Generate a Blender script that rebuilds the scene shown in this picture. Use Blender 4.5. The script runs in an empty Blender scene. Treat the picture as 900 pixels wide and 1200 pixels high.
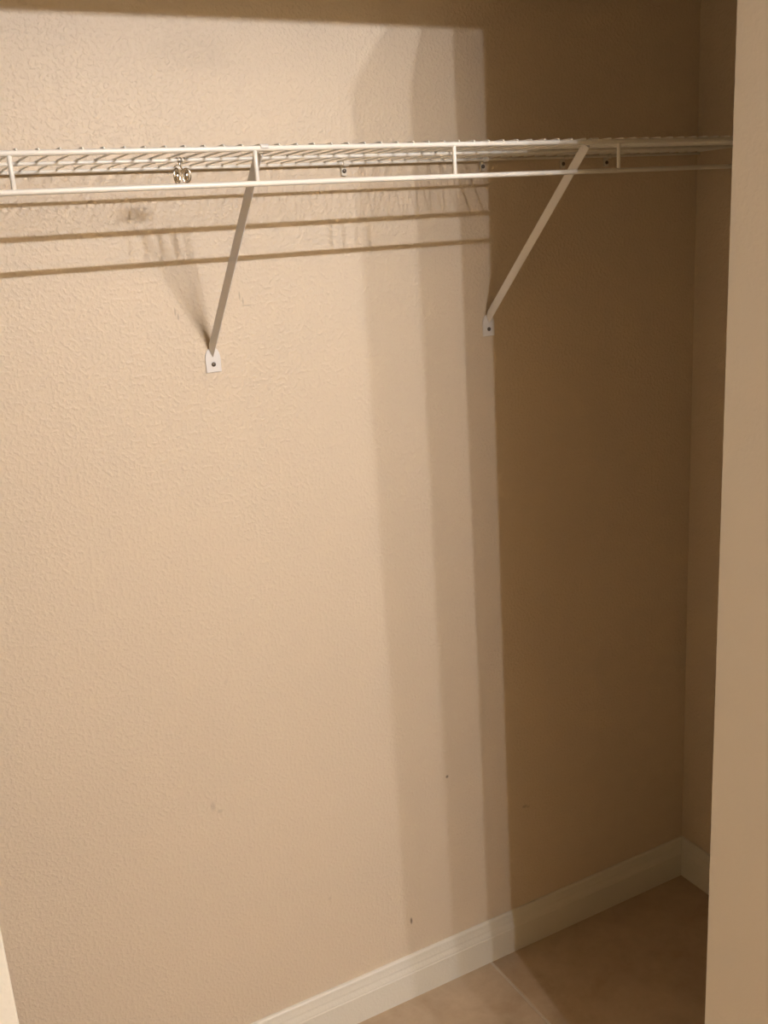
import bpy, bmesh, math, random
from mathutils import Vector, Matrix, Euler
random.seed(3)
S = bpy.context.scene
COL = S.collection

# ------------------------------------------------------------------ camera
cam_d = bpy.data.cameras.new('camera'); cam = bpy.data.objects.new('camera', cam_d); COL.objects.link(cam)
cam_d.sensor_fit = 'VERTICAL'; cam_d.sensor_height = 36.0; cam_d.lens = 1160.2266 / 1200 * 36
cam_d.clip_start = 0.02
_R = Vector((0.87874924, -0.4732724, -0.06174947)); _F = Vector((0.44160284, 0.8553049, -0.27099901))
_U = _R.cross(_F)
M3 = Matrix((_R, _U, -_F)).transposed()
cam.matrix_world = Matrix.Translation((-0.23891667, -1.58114826, 1.581512)) @ M3.to_4x4()
S.camera = cam

# ------------------------------------------------------------------ world, exposure
w = bpy.data.worlds.new('world'); S.world = w; w.use_nodes = True
w.node_tree.nodes['Background'].inputs[0].default_value = (1.0, 0.62, 0.30, 1)
w.node_tree.nodes['Background'].inputs[1].default_value = 0.02
S.view_settings.view_transform = 'Standard'; S.view_settings.look = 'None'
S.view_settings.gamma = 1; S.view_settings.use_curve_mapping = False
S.view_settings.exposure = 0.0
S.cycles.caustics_reflective = False; S.cycles.caustics_refractive = False

# ------------------------------------------------------------------ lamps: four clear bulbs of a light bar in the room, open downwards
LAMP_Y, LAMP_Z = -2.67, 2.41
LAMP_X = (1.04, 0.85, 0.66, 0.47)
# one point light per bulb; its light distribution is the shade's: a glow all round and a stronger beam out of the mouth
SHADE_W, DOWN_W = 17.0, 33.5
AIM = Vector((-0.13, 1.0, -0.62)).normalized()
COS_H = math.cos(math.radians(34))
for x in LAMP_X:
    ld = bpy.data.lights.new('bulb_light', 'POINT'); ld.energy = 1.0; ld.color = (1.0, 1.0, 1.09); ld.shadow_soft_size = 0.013
    ld.use_nodes = True; nt = ld.node_tree
    em = nt.nodes['Emission']
    ge = nt.nodes.new('ShaderNodeNewGeometry')
    dt = nt.nodes.new('ShaderNodeVectorMath'); dt.operation = 'DOT_PRODUCT'; dt.inputs[1].default_value = AIM
    mr = nt.nodes.new('ShaderNodeMapRange'); mr.interpolation_type = 'SMOOTHSTEP'
    mr.inputs['From Min'].default_value = COS_H; mr.inputs['From Max'].default_value = 1.0
    mr.inputs['To Min'].default_value = SHADE_W; mr.inputs['To Max'].default_value = SHADE_W + DOWN_W
    nt.links.new(ge.outputs['Incoming'], dt.inputs[0]); nt.links.new(dt.outputs['Value'], mr.inputs['Value'])
    nt.links.new(mr.outputs['Result'], em.inputs['Strength'])
    lo = bpy.data.objects.new('bulb_light', ld); COL.objects.link(lo)
    lo.location = (x, LAMP_Y, LAMP_Z)

# ------------------------------------------------------------------ helpers
def link(o, parent=None):
    COL.objects.link(o)
    if parent: o.parent = parent
    return o

def obj(name, bm, mat, parent=None, smooth=False, loc=None):
    bmesh.ops.recalc_face_normals(bm, faces=bm.faces)
    me = bpy.data.meshes.new(name); bm.to_mesh(me); bm.free()
    for m in (mat if isinstance(mat, (list, tuple)) else [mat]): me.materials.append(m)
    if smooth:
        for p in me.polygons: p.use_smooth = True
    o = bpy.data.objects.new(name, me)
    if loc: o.location = loc
    return link(o, parent)

def thing(name, label, cat, loc=(0, 0, 0), group=None):
    o = bpy.data.objects.new(name, None); o.empty_display_size = 0.02; o.location = loc
    o['label'] = label; o['category'] = cat
    if group: o['group'] = group
    return link(o)

def tag(o, label, cat, group=None):
    o['label'] = label; o['category'] = cat
    if group: o['group'] = group
    return o

def struct(o, label=None):
    o['kind'] = 'structure'
    if label: o['label'] = label
    return o

def box(bm, lo, hi, bevel=0.0, seg=1):
    vs = [bm.verts.new((x, y, z)) for x in (lo[0], hi[0]) for y in (lo[1], hi[1]) for z in (lo[2], hi[2])]
    q = [(0, 1, 3, 2), (4, 6, 7, 5), (0, 4, 5, 1), (2, 3, 7, 6), (0, 2, 6, 4), (1, 5, 7, 3)]
    fs = [bm.faces.new([vs[i] for i in f]) for f in q]
    if bevel:
        es = list({e for f in fs for e in f.edges})
        bmesh.ops.bevel(bm, geom=es, offset=bevel, segments=seg, affect='EDGES', profile=0.5)
    return bm

def tube(bm, pts, r, n=10, caps=True):
    """round bar swept through the points; rounded ends"""
    pts = [Vector(p) for p in pts]
    rings = []
    t0 = (pts[1] - pts[0]).normalized()
    up = Vector((0, 0, 1)) if abs(t0.z) < 0.9 else Vector((1, 0, 0))
    nrm = t0.cross(up).normalized()
    for i, p in enumerate(pts):
        if i == 0: t = t0
        elif i == len(pts) - 1: t = (pts[i] - pts[i - 1]).normalized()
        else: t = ((pts[i + 1] - p).normalized() + (p - pts[i - 1]).normalized()).normalized()
        nrm = (nrm - t * nrm.dot(t)).normalized(); bn = t.cross(nrm)
        rr = r[i] if isinstance(r, (list, tuple)) else r
        rings.append([bm.verts.new(p + (nrm * math.cos(a) + bn * math.sin(a)) * rr) for a in [2 * math.pi * k / n for k in range(n)]])
    for a, b in zip(rings, rings[1:]):
        for k in range(n): bm.faces.new((a[k], a[(k + 1) % n], b[(k + 1) % n], b[k]))
    if caps:
        bm.faces.new(rings[0][::-1]); bm.faces.new(rings[-1])
    return bm

def barpts(a, b, r):
    """points and radii of a straight bar with softly rounded ends"""
    a = Vector(a); b = Vector(b); t = (b - a).normalized()
    return [a, a + t * r * .35, b - t * r * .35, b], [r * .7, r, r, r * .7]

def prism(bm, poly, ax, lo, hi):
    """extrude a 2-D polygon along axis ax (0,1,2)"""
    def P(u, v, w):
        c = [0, 0, 0]; others = [i for i in range(3) if i != ax]
        c[ax] = w; c[others[0]] = u; c[others[1]] = v; return c
    A = [bm.verts.new(P(u, v, lo)) for u, v in poly]; B = [bm.verts.new(P(u, v, hi)) for u, v in poly]
    bm.faces.new(A[::-1]); bm.faces.new(B)
    n = len(poly)
    for i in range(n): bm.faces.new((A[i], A[(i + 1) % n], B[(i + 1) % n], B[i]))
    return bm

def disc(bm, c, r, y0, y1, n=14, dome=0.0):
    """short cylinder whose axis is y, face towards -y"""
    tube(bm, [(c[0], y0, c[1]), (c[0], y1, c[1]), (c[0], y1 - dome, c[1])] if dome else [(c[0], y0, c[1]), (c[0], y1, c[1])],
         [r, r, r * .55] if dome else r, n)

# ------------------------------------------------------------------ materials
def mat(name, col, rough=.5, spec=.5, metal=0.0):
    m = bpy.data.materials.new(name); m.use_nodes = True
    b = m.node_tree.nodes['Principled BSDF']
    b.inputs['Base Color'].default_value = (*col, 1); b.inputs['Roughness'].default_value = rough
    b.inputs['Specular IOR Level'].default_value = spec; b.inputs['Metallic'].default_value = metal
    return m, m.node_tree, b

def N(nt, t, **kw):
    n = nt.nodes.new(t)
    for k, v in kw.items():
        if k in n.inputs: n.inputs[k].default_value = v
        else: setattr(n, k, v)
    return n

def paint(name, col, rough=.42, relief=.0005, scuffs=(), spec=.5, var=.05):
    """orange-peel wall paint: small splattered blobs over fine roller stipple"""
    m, nt, b = mat(name, col, rough, spec)
    L = nt.links.new
    geo = N(nt, 'ShaderNodeNewGeometry')
    n1 = N(nt, 'ShaderNodeTexNoise', Scale=420.0, Detail=2.0, Roughness=.5)
    n2 = N(nt, 'ShaderNodeTexNoise', Scale=165.0, Detail=1.0, Roughness=.4)
    n3 = N(nt, 'ShaderNodeTexNoise', Scale=2.2, Detail=3.0)
    for n in (n1, n2, n3): L(geo.outputs['Position'], n.inputs['Vector'])
    r = N(nt, 'ShaderNodeMapRange'); r.inputs['From Min'].default_value = .46; r.inputs['From Max'].default_value = .66
    L(n2.outputs['Fac'], r.inputs['Value'])
    a = N(nt, 'ShaderNodeMath', operation='MULTIPLY_ADD'); a.inputs[1].default_value = .45
    L(n1.outputs['Fac'], a.inputs[0]); L(r.outputs['Result'], a.inputs[2])
    bp = N(nt, 'ShaderNodeBump', Strength=1.0, Distance=relief)
    L(a.outputs[0], bp.inputs['Height']); L(bp.outputs['Normal'], b.inputs['Normal'])
    # gentle uneven tone of rolled paint
    mx = N(nt, 'ShaderNodeMix', data_type='RGBA')
    mx.inputs['A'].default_value = (*[c * (1 - var) for c in col], 1); mx.inputs['B'].default_value = (*[min(1, c * (1 + var)) for c in col], 1)
    L(n3.outputs['Fac'], mx.inputs['Factor'])
    out = mx.outputs['Result']
    # small nicks and scuffs: (x, z, half width, half height, strength)
    sep = None
    for (x, z, rx, rz, k) in scuffs:
        mp = N(nt, 'ShaderNodeMapping', vector_type='POINT')
        mp.inputs['Location'].default_value = (-x / rx, 0, -z / rz); mp.inputs['Scale'].default_value = (1 / rx, 0, 1 / rz)
        L(geo.outputs['Position'], mp.inputs['Vector'])
        ln = N(nt, 'ShaderNodeVectorMath', operation='LENGTH'); L(mp.outputs['Vector'], ln.inputs[0])
        mr = N(nt, 'ShaderNodeMapRange'); mr.inputs['From Min'].default_value = 1.2; mr.inputs['From Max'].default_value = .5
        mr.inputs['To Max'].default_value = k
        L(ln.outputs['Value'], mr.inputs['Value'])
        m2 = N(nt, 'ShaderNodeMix', data_type='RGBA'); m2.inputs['B'].default_value = (.10, .06, .03, 1)
        L(mr.outputs['Result'], m2.inputs['Factor']); L(out, m2.inputs['A']); out = m2.outputs['Result']
    L(out, b.inputs['Base Color'])
    return m

SC = [(0.685, 0.488, .0035, .0035, .7), (0.580, 0.180, .0028, .0085, .75), (0.188, 0.594, .005, .010, .16),
      (0.200, 0.580, .006, .004, .14), (0.879, 0.349, .007, .004, .3), (0.888, 0.345, .005, .003, .2),
      (0.336, 1.497, .0014, .008, .28), (0.341, 1.487, .0014, .007, .28), (0.348, 1.480, .0075, .0014, .25),
      (0.225, 1.480, .0016, .007, .3), (0.229, 1.472, .0016, .006, .3), (0.40, 0.31, .004, .004, .12), (0.24, .83, .003, .005, .1),
      (0.30, 1.862, .075, .030, .06)]
WALL = (0.70, 0.588, 0.437)
m_wall = paint('wall_paint', WALL, rough=.46, spec=.45, scuffs=SC)
m_wallp = paint('wall_paint_plain', WALL, rough=.42)
m_room = paint('room_paint', (.76, .61, .38), rough=.5)
m_ceil = paint('ceiling_paint', (.62, .52, .38), rough=.8, relief=.002)
m_door = paint('door_paint', (.90, .85, .76), rough=.65, spec=.2, relief=.00012, var=.01)
m_trim = paint('trim_paint', (.76, .72, .61), rough=.32, relief=.00015, var=.015)
m_vinyl, _, _b = mat('white_vinyl', (.86, .83, .74), .28, .5)
m_brace, _, _b = mat('brace_enamel', (.78, .75, .70), .35, .5)
m_clip, _, _b = mat('clip_plastic', (.74, .70, .60), .35, .5)
m_screw, _, _b = mat('screw_steel', (.16, .13, .10), .45, .5, .7)
m_chrome, _, _b = mat('polished_metal', (.72, .68, .60), .16, .5, 1.0)
m_track, _, _b = mat('track_steel', (.55, .52, .47), .35, .5, .8)
m_grout = paint('grout', (.60, .51, .39), rough=.9, relief=.0004)

def tile_mat():
    m, nt, b = mat('travertine_tile', (.42, .31, .20), .33, .5)
    L = nt.links.new
    geo = N(nt, 'ShaderNodeNewGeometry'); oi = N(nt, 'ShaderNodeObjectInfo')
    ad = N(nt, 'ShaderNodeVectorMath', operation='MULTIPLY_ADD'); ad.inputs[1].default_value = (7, 11, 3)
    L(oi.outputs['Random'], ad.inputs[0]); L(geo.outputs['Position'], ad.inputs[2])
    n1 = N(nt, 'ShaderNodeTexNoise', Scale=6.0, Detail=5.0, Roughness=.6, Distortion=.8)
    n2 = N(nt, 'ShaderNodeTexNoise', Scale=38.0, Detail=4.0, Roughness=.6)
    L(ad.outputs[0], n1.inputs['Vector']); L(ad.outputs[0], n2.inputs['Vector'])
    cr = N(nt, 'ShaderNodeValToRGB'); e = cr.color_ramp.elements
    e[0].position = .3; e[0].color = (.40, .285, .175, 1); e[1].position = .72; e[1].color = (.58, .45, .31, 1)
    mm = N(nt, 'ShaderNodeMath', operation='MULTIPLY_ADD'); mm.inputs[1].default_value = .3
    L(n2.outputs['Fac'], mm.inputs[0]); 
    m3 = N(nt, 'ShaderNodeMath', operation='MULTIPLY'); m3.inputs[1].default_value = .75
    L(n1.outputs['Fac'], m3.inputs[0]); L(m3.outputs[0], mm.inputs[2]); L(mm.outputs[0], cr.inputs['Fac'])
    L(cr.outputs['Color'], b.inputs['Base Color'])
    bp = N(nt, 'ShaderNodeBump', Strength=.6, Distance=.0008); L(n2.outputs['Fac'], bp.inputs['Height']); L(bp.outputs['Normal'], b.inputs['Normal'])
    return m
m_tile = tile_mat()

# ------------------------------------------------------------------ the setting
XL, XR = -0.90, 1.349            # closet side walls
YF0, YF1 = -0.655, -0.770        # closet side and room side of the front wall
OL, OR = -0.2370, 0.8162           # opening
HZ = 2.056                       # underside of the header
RX0, RX1, RY, CZ = -1.5, 2.9, -2.80, 2.60
CLOSET_CZ = 2.44
T = .10

b = bmesh.new(); box(b, (XL - T, 0, 0), (XR + T, T, CZ)); struct(obj('wall_back', b, m_wall), 'beige orange-peel textured wall behind the wire shelf')
b = bmesh.new(); box(b, (XR, YF0, 0), (XR + T, 0, CZ)); struct(obj('wall_right', b, m_wallp), 'beige short side wall at the dark end of the closet')
b = bmesh.new(); box(b, (XL - T, YF0, 0), (XL, 0, CZ)); struct(obj('wall_left', b, m_wallp))
# front wall with the door opening cut in it
b = bmesh.new()
box(b, (RX0, YF1, 0), (OL, YF0, CZ)); box(b, (OR, YF1, 0), (RX1, YF0, CZ)); box(b, (OL, YF1, HZ), (OR, YF0, CZ))
struct(obj('wall_front', b, m_wallp))
b = bmesh.new(); box(b, (OL + .0004, YF1 - .008, 0), (OL + .0192, YF0 + .004, HZ - .0005), .0015, 2)
struct(obj('trim_1', b, m_trim), 'pale painted jamb of the opening at the bottom left corner')
# closet and room ceilings, room walls
b = bmesh.new(); box(b, (XL, YF0, CLOSET_CZ), (XR, 0, CLOSET_CZ + .02)); struct(obj('ceiling', b, m_ceil))
b = bmesh.new(); box(b, (RX0 - T, RY - T, CZ), (RX1 + T, T, CZ + T)); struct(obj('ceiling', b, m_ceil))
b = bmesh.new(); box(b, (RX0 - T, RY - T, 0), (RX1 + T, RY, CZ)); struct(obj('wall_room', b, m_room))
b = bmesh.new(); box(b, (RX0 - T, RY, 0), (RX0, YF0, CZ)); struct(obj('wall_room_left', b, m_room))
b = bmesh.new(); box(b, (RX1, RY, 0), (RX1 + T, YF0, CZ)); struct(obj('wall_room_right', b, m_room))

# floor: grout bed with single tiles standing 1.5 mm proud
b = bmesh.new(); box(b, (RX0 - T, RY - T, -.06), (RX1 + T, T, -.0015)); floor = struct(obj('floor', b, m_grout), 'beige stone-look tile floor')
TS, GJ = .610, .006
tb = bmesh.new(); box(tb, (-TS / 2 + GJ / 2, -TS / 2 + GJ / 2, -.010), (TS / 2 - GJ / 2, TS / 2 - GJ / 2, 0), .0015)
bmesh.ops.recalc_face_normals(tb, faces=tb.faces)
tme = bpy.data.meshes.new('tile'); tb.to_mesh(tme); tb.free(); tme.materials.append(m_tile)
gx, gy = .768, -.470
def tile_piece(x0, x1, y0, y1):
    full = x1 - x0 > TS - .001 and y1 - y0 > TS - .001
    if full:
        me = tme
    else:
        cx, cy = (x0 + x1) / 2, (y0 + y1) / 2
        bb = bmesh.new(); hx, hy = (x1 - x0) / 2 - GJ / 2, (y1 - y0) / 2 - GJ / 2
        box(bb, (-hx, -hy, -.010), (hx, hy, 0), .0015); bmesh.ops.recalc_face_normals(bb, faces=bb.faces)
        me = bpy.data.meshes.new('tile'); bb.to_mesh(me); bb.free(); me.materials.append(m_tile)
    o = bpy.data.objects.new('tile', me); o.location = ((x0 + x1) / 2, (y0 + y1) / 2, random.uniform(-.0002, .0002)); link(o, floor)
i0, i1 = math.floor((XL - gx) / TS), math.ceil((XR - gx) / TS)
for i in range(i0, i1):
    for j in range(-7, 2):
        x0, x1 = gx + i * TS, gx + (i + 1) * TS; y0, y1 = gy + j * TS, gy + (j + 1) * TS
        x0, x1, y0, y1 = max(x0, XL), min(x1, XR), max(y0, RY), min(y1, 0)
        if x1 - x0 > .02 and y1 - y0 > .02: tile_piece(x0, x1, y0, y1)

# baseboards with a stepped, rounded top
BH = .100
prof = [(0, 0), (-.0140, 0), (-.0140, .062), (-.0128, .0645), (-.0128, .067), (-.0118, .0705), (-.0098, .076), (-.0094, .0785),
        (-.0094, .081), (-.0086, .084), (-.0074, .090), (-.0066, .0965), (-.0048, .0990), (-.002, BH), (0, BH)]
b = bmesh.new(); prism(b, [(y, z) for y, z in prof], 0, XL, XR); struct(obj('baseboard_back', b, m_trim), 'white moulded baseboard along the back wall')
b = bmesh.new(); prism(b, [(XR + y, z) for y, z in prof], 1, YF0, -.0035); struct(obj('baseboard_right', b, m_trim), 'white moulded baseboard on the short side wall')
b = bmesh.new(); prism(b, [(XL - y, z) for y, z in prof], 1, YF0, -.0035); struct(obj('baseboard_left', b, m_trim))

# bifold door pairs, folded open square to the wall
LEAF_T, LEAF_TOP, LEAF_BOT = .034, 2.040, .012
Y_IN, Y_OUT = -.660, -1.000
def bifold(name, xs, label, xface, side):
    root = bpy.data.objects.new(name, None); root.location = (xs, -.71, 0); root['kind'] = 'structure'; root['label'] = label; link(root)
    def leaf(x0, x1):
        bb = bmesh.new(); box(bb, (x0 - xs, Y_OUT + .71, LEAF_BOT), (x1 - xs, Y_IN + .71, LEAF_TOP), .0016, 2)
        return obj('door_leaf', bb, m_door, root)
    a, c = xface, xface + side * LEAF_T
    d, e = c + side * .004, c + side * (.004 + LEAF_T)
    l1 = leaf(min(a, c), max(a, c)); l2 = leaf(min(d, e), max(d, e))
    for z in (.25, 1.02, 1.80):       # hinges across the folded joint
        bb = bmesh.new(); xm = (c + d) / 2 - xs
        tube(bb, [(xm, Y_OUT + .71 - .002, z - .03), (xm, Y_OUT + .71 - .002, z + .03)], .0035, 8)
        obj('hinge', bb, m_track, root)
    for xx in ((a + c) / 2, (d + e) / 2):   # top pins running in the track
        bb = bmesh.new(); tube(bb, [(xx - xs, -.005, LEAF_TOP - .005), (xx - xs, -.005, HZ - .001)], .004, 8)
        obj('pivot_pin', bb, m_track, root)
    return root
bifold('door_1', .78, 'beige flat door leaf folded open at the right of the closet', .743, 1)

# ------------------------------------------------------------------ wire shelf
ZS = 1.6967; ORG = -.0309; IN = .0254
RF, RM, RW = .0036, .0026, .0014
YFR, YMR, YRR = -.305, -.155, -.012
SX0, SX1 = XL + .006, XR - .006
LIP = .0434
shelf = thing('wire_shelf', 'white vinyl-coated wire shelf running across the whole back wall', 'shelf', (0, 0, ZS))
def rail(name, y, z, r):
    bb = bmesh.new(); p, rr = barpts((SX0, y, z), (SX1, y, z), r); tube(bb, p, rr, 12)
    return obj(name, bb, m_vinyl, shelf, True)
rail('front_rail', YFR, 0, RF); rail('lower_rail', YFR, -LIP, RF); rail('middle_rail', YMR, 0, RM); rail('rear_rail', YRR, 0, RM)
bb = bmesh.new(); p, rr = barpts((0, 0, -LIP + RF * .6), (0, 0, -RF * .6), .0030); tube(bb, p, rr, 10); bmesh.ops.recalc_face_normals(bb, faces=bb.faces)
pme = bpy.data.meshes.new('post'); bb.to_mesh(pme); bb.free(); pme.materials.append(m_vinyl)
for f in pme.polygons: f.use_smooth = True
k = -3
while True:
    x = ORG + IN * (-.33 + 12 * k); k += 1
    if x < SX0: continue
    if x > SX1: break
    o = bpy.data.objects.new('post', pme); o.location = (x, YFR, 0); link(o, shelf)
# deck wires: over the rails, the front end just past the front rail
zt = RF + RW * .8
bb = bmesh.new()
tube(bb, [(0, YFR - .0030, RF * .75), (0, YFR - .0016, zt - .0004), (0, YFR + .004, zt), (0, YFR + .03, RM + RW * .8 + .0004),
          (0, YMR, RM + RW * .8), (0, YRR, RM + RW * .8), (0, YRR + .003, RM + RW * .8)], RW, 6)
bmesh.ops.recalc_face_normals(bb, faces=bb.faces)
wme = bpy.data.meshes.new('deck_wire'); bb.to_mesh(wme); bb.free(); wme.materials.append(m_vinyl)
for f in wme.polygons: f.use_smooth = True
i = math.ceil((SX0 - ORG) / IN)
while ORG + i * IN < SX1:
    o = bpy.data.objects.new('deck_wire', wme); o.location = (ORG + i * IN + random.uniform(-.0004, .0004), 0, 0); link(o, shelf); i += 1

# ------------------------------------------------------------------ diagonal braces
def brace(x, zscrew, label):
    r = thing('shelf_brace', label, 'bracket', (x, 0, zscrew), 'diagonal shelf braces')
    # wall flange: rounded shoulders, flat foot
    W, H0, H1, TH = .0130, -.013, .026, .0022
    poly = [(-W, H0), (W, H0), (W, .010), (W * .93, .017), (W * .72, .023), (W * .45, H1), (-W * .45, H1), (-W * .72, .023), (-W * .93, .017), (-W, .010)]
    bb = bmesh.new(); prism(bb, poly, 1, -.0006 - TH, -.0006)
    bmesh.ops.bevel(bb, geom=[e for e in bb.edges if abs(e.verts[0].co.y - e.verts[1].co.y) < 1e-6 and e.verts[0].co.y < -.002], offset=.0006, segments=1, affect='EDGES')
    obj('wall_plate', bb, m_brace, r)
    bb = bmesh.new(); disc(bb, (0, 0), .0036, -.0020, -.0040, 14, .0012)
    obj('screw', bb, m_screw, r, True)
    # folded steel channel from the flange up to the front rail
    A = Vector((0, -.0050, .012)); B = Vector((0, YFR + .0080, ZS - zscrew - .0085))
    t = (B - A).normalized(); nrm = Vector((0, t.z, -t.y)) * -1     # towards the wall and up (inside of the channel)
    if nrm.y < 0: nrm = -nrm
    w2, fl, th = .0064, .0125, .0014          # folded V section, ridge towards the room
    sec = [(-w2, fl), (-.0008, .0006), (0, 0), (.0008, .0006), (w2, fl), (w2 - th, fl), (0, th * 1.7), (-w2 + th, fl)]
    bb = bmesh.new(); rings = []
    stations = [(0.0, .30, .30), (.020, .8, .8), (.045, 1, 1), (.90, 1, 1), (.975, 1, 1), (1.0, .9, .7)]
    for f, sw, sf in stations:
        c = A + (B - A) * f
        rings.append([bb.verts.new(c + Vector((u * sw, 0, 0)) + nrm * (v * sf)) for u, v in sec])
    n = len(sec)
    for a_, b_ in zip(rings, rings[1:]):
        for q in range(n): bb.faces.new((a_[q], a_[(q + 1) % n], b_[(q + 1) % n], b_[q]))
    bb.faces.new(rings[0][::-1]); bb.faces.new(rings[-1])
    obj('brace_arm', bb, m_brace, r)
    # hook that wraps the front rail
    bb = bmesh.new(); zr = ZS - zscrew; pts = []
    for q in range(9):
        a = math.radians(-60 + q * 30); pts.append((a, ))
    ri, ro = RF + .0003, RF + .0018
    P = [(math.cos(a[0]), math.sin(a[0])) for a in pts]
    poly = [(YFR + cx_ * ri, zr + cz_ * ri) for cx_, cz_ in P] + [(YFR + cx_ * ro, zr + cz_ * ro) for cx_, cz_ in reversed(P)]
    prism(bb, poly, 0, -.0055, .0055)
    obj('rail_hook', bb, m_brace, r)
    return r
for args in ((.2785, 1.3905, 'white diagonal shelf brace on the bright left part of the wall'),
             (.8235, 1.3945, 'white diagonal shelf brace at the edge of the dark right part')):
    r = brace(*args)

# ------------------------------------------------------------------ rear wall clips holding the shelf's back rail
def clip(x, label):
    r = thing('wall_clip', label, 'clip', (x, 0, ZS), 'wall clips under the back rail')
    bb = bmesh.new()
    poly = [(-.0046, -.019), (.0046, -.019), (.0046, .004), (.0034, .0075), (-.0034, .0075), (-.0046, .004)]
    prism(bb, poly, 1, -.0050, -.0006)
    obj('clip_body', bb, m_clip, r)
    bb = bmesh.new(); ri, ro = RM + .0003, RM + .0021
    P = [(math.cos(math.radians(a)), math.sin(math.radians(a))) for a in range(20, 261, 30)]
    prism(bb, [(YRR + c * ri, s * ri) for c, s in P] + [(YRR + c * ro, s * ro) for c, s in reversed(P)], 0, -.0050, .0050)
    obj('clip_hook', bb, m_clip, r)
    bb = bmesh.new(); disc(bb, (0, -.0115), .0034, -.0046, -.0066, 12, .001)
    obj('screw', bb, m_screw, r, True)
for x, lab in ((.541, 'small wall clip under the back rail, nearest the bright brace'),
               (.8205, 'small wall clip under the back rail, right at the main shadow edge'),
               (1.002, 'small dark-screwed wall clip just left of the top of the right brace'),
               (1.107, 'small wall clip behind the rightmost visible shelf post')):
    clip(x, lab)

# ------------------------------------------------------------------ shiny double ring hook on the middle rail
hk = thing('ring_hook', 'small shiny metal double-ring hook hanging under the shelf', 'hook', (.2115, YMR, ZS))
ca, sa = math.cos(.25), math.sin(.25)
bb = bmesh.new(); pts = []
for q in range(26):                                   # wire coiled round the rail
    a = q * math.radians(36); pts.append((-.006 + q * .0005, math.cos(a) * (RM + .0011), math.sin(a) * (RM + .0011)))
tube(bb, pts, .0009, 6); obj('coil', bb, m_chrome, hk, True)
bb = bmesh.new(); tube(bb, [(-.001, -.0035, -.001), (-.002, -.004, -.006), (0, -.003, -.010), (.002, -.001, -.0125)], .0011, 6); obj('neck', bb, m_chrome, hk, True)
for cx_, cz_, rx, rz, tw in ((-.0065, -.0210, .0058, .0105, .5), (.0072, -.0205, .0058, .0095, -.35)):
    bb = bmesh.new(); pts = []
    for q in range(25):
        a = 2 * math.pi * q / 24
        pts.append((cx_ + math.cos(a) * rx * math.cos(tw), math.cos(a) * rx * math.sin(tw), cz_ + math.sin(a) * rz))
    tube(bb, pts, .0013, 8, caps=False); bmesh.ops.remove_doubles(bb, verts=bb.verts, dist=1e-5)
    ring = obj('ring', bb, m_chrome, hk, True)
    bb = bmesh.new(); bmesh.ops.create_uvsphere(bb, u_segments=14, v_segments=10, radius=1)
    for v in bb.verts: v.co = Vector((cx_ + v.co.x * .0038, v.co.y * .0040, cz_ - .0008 + v.co.z * .0072))
    obj('bead', bb, m_chrome, ring, True)
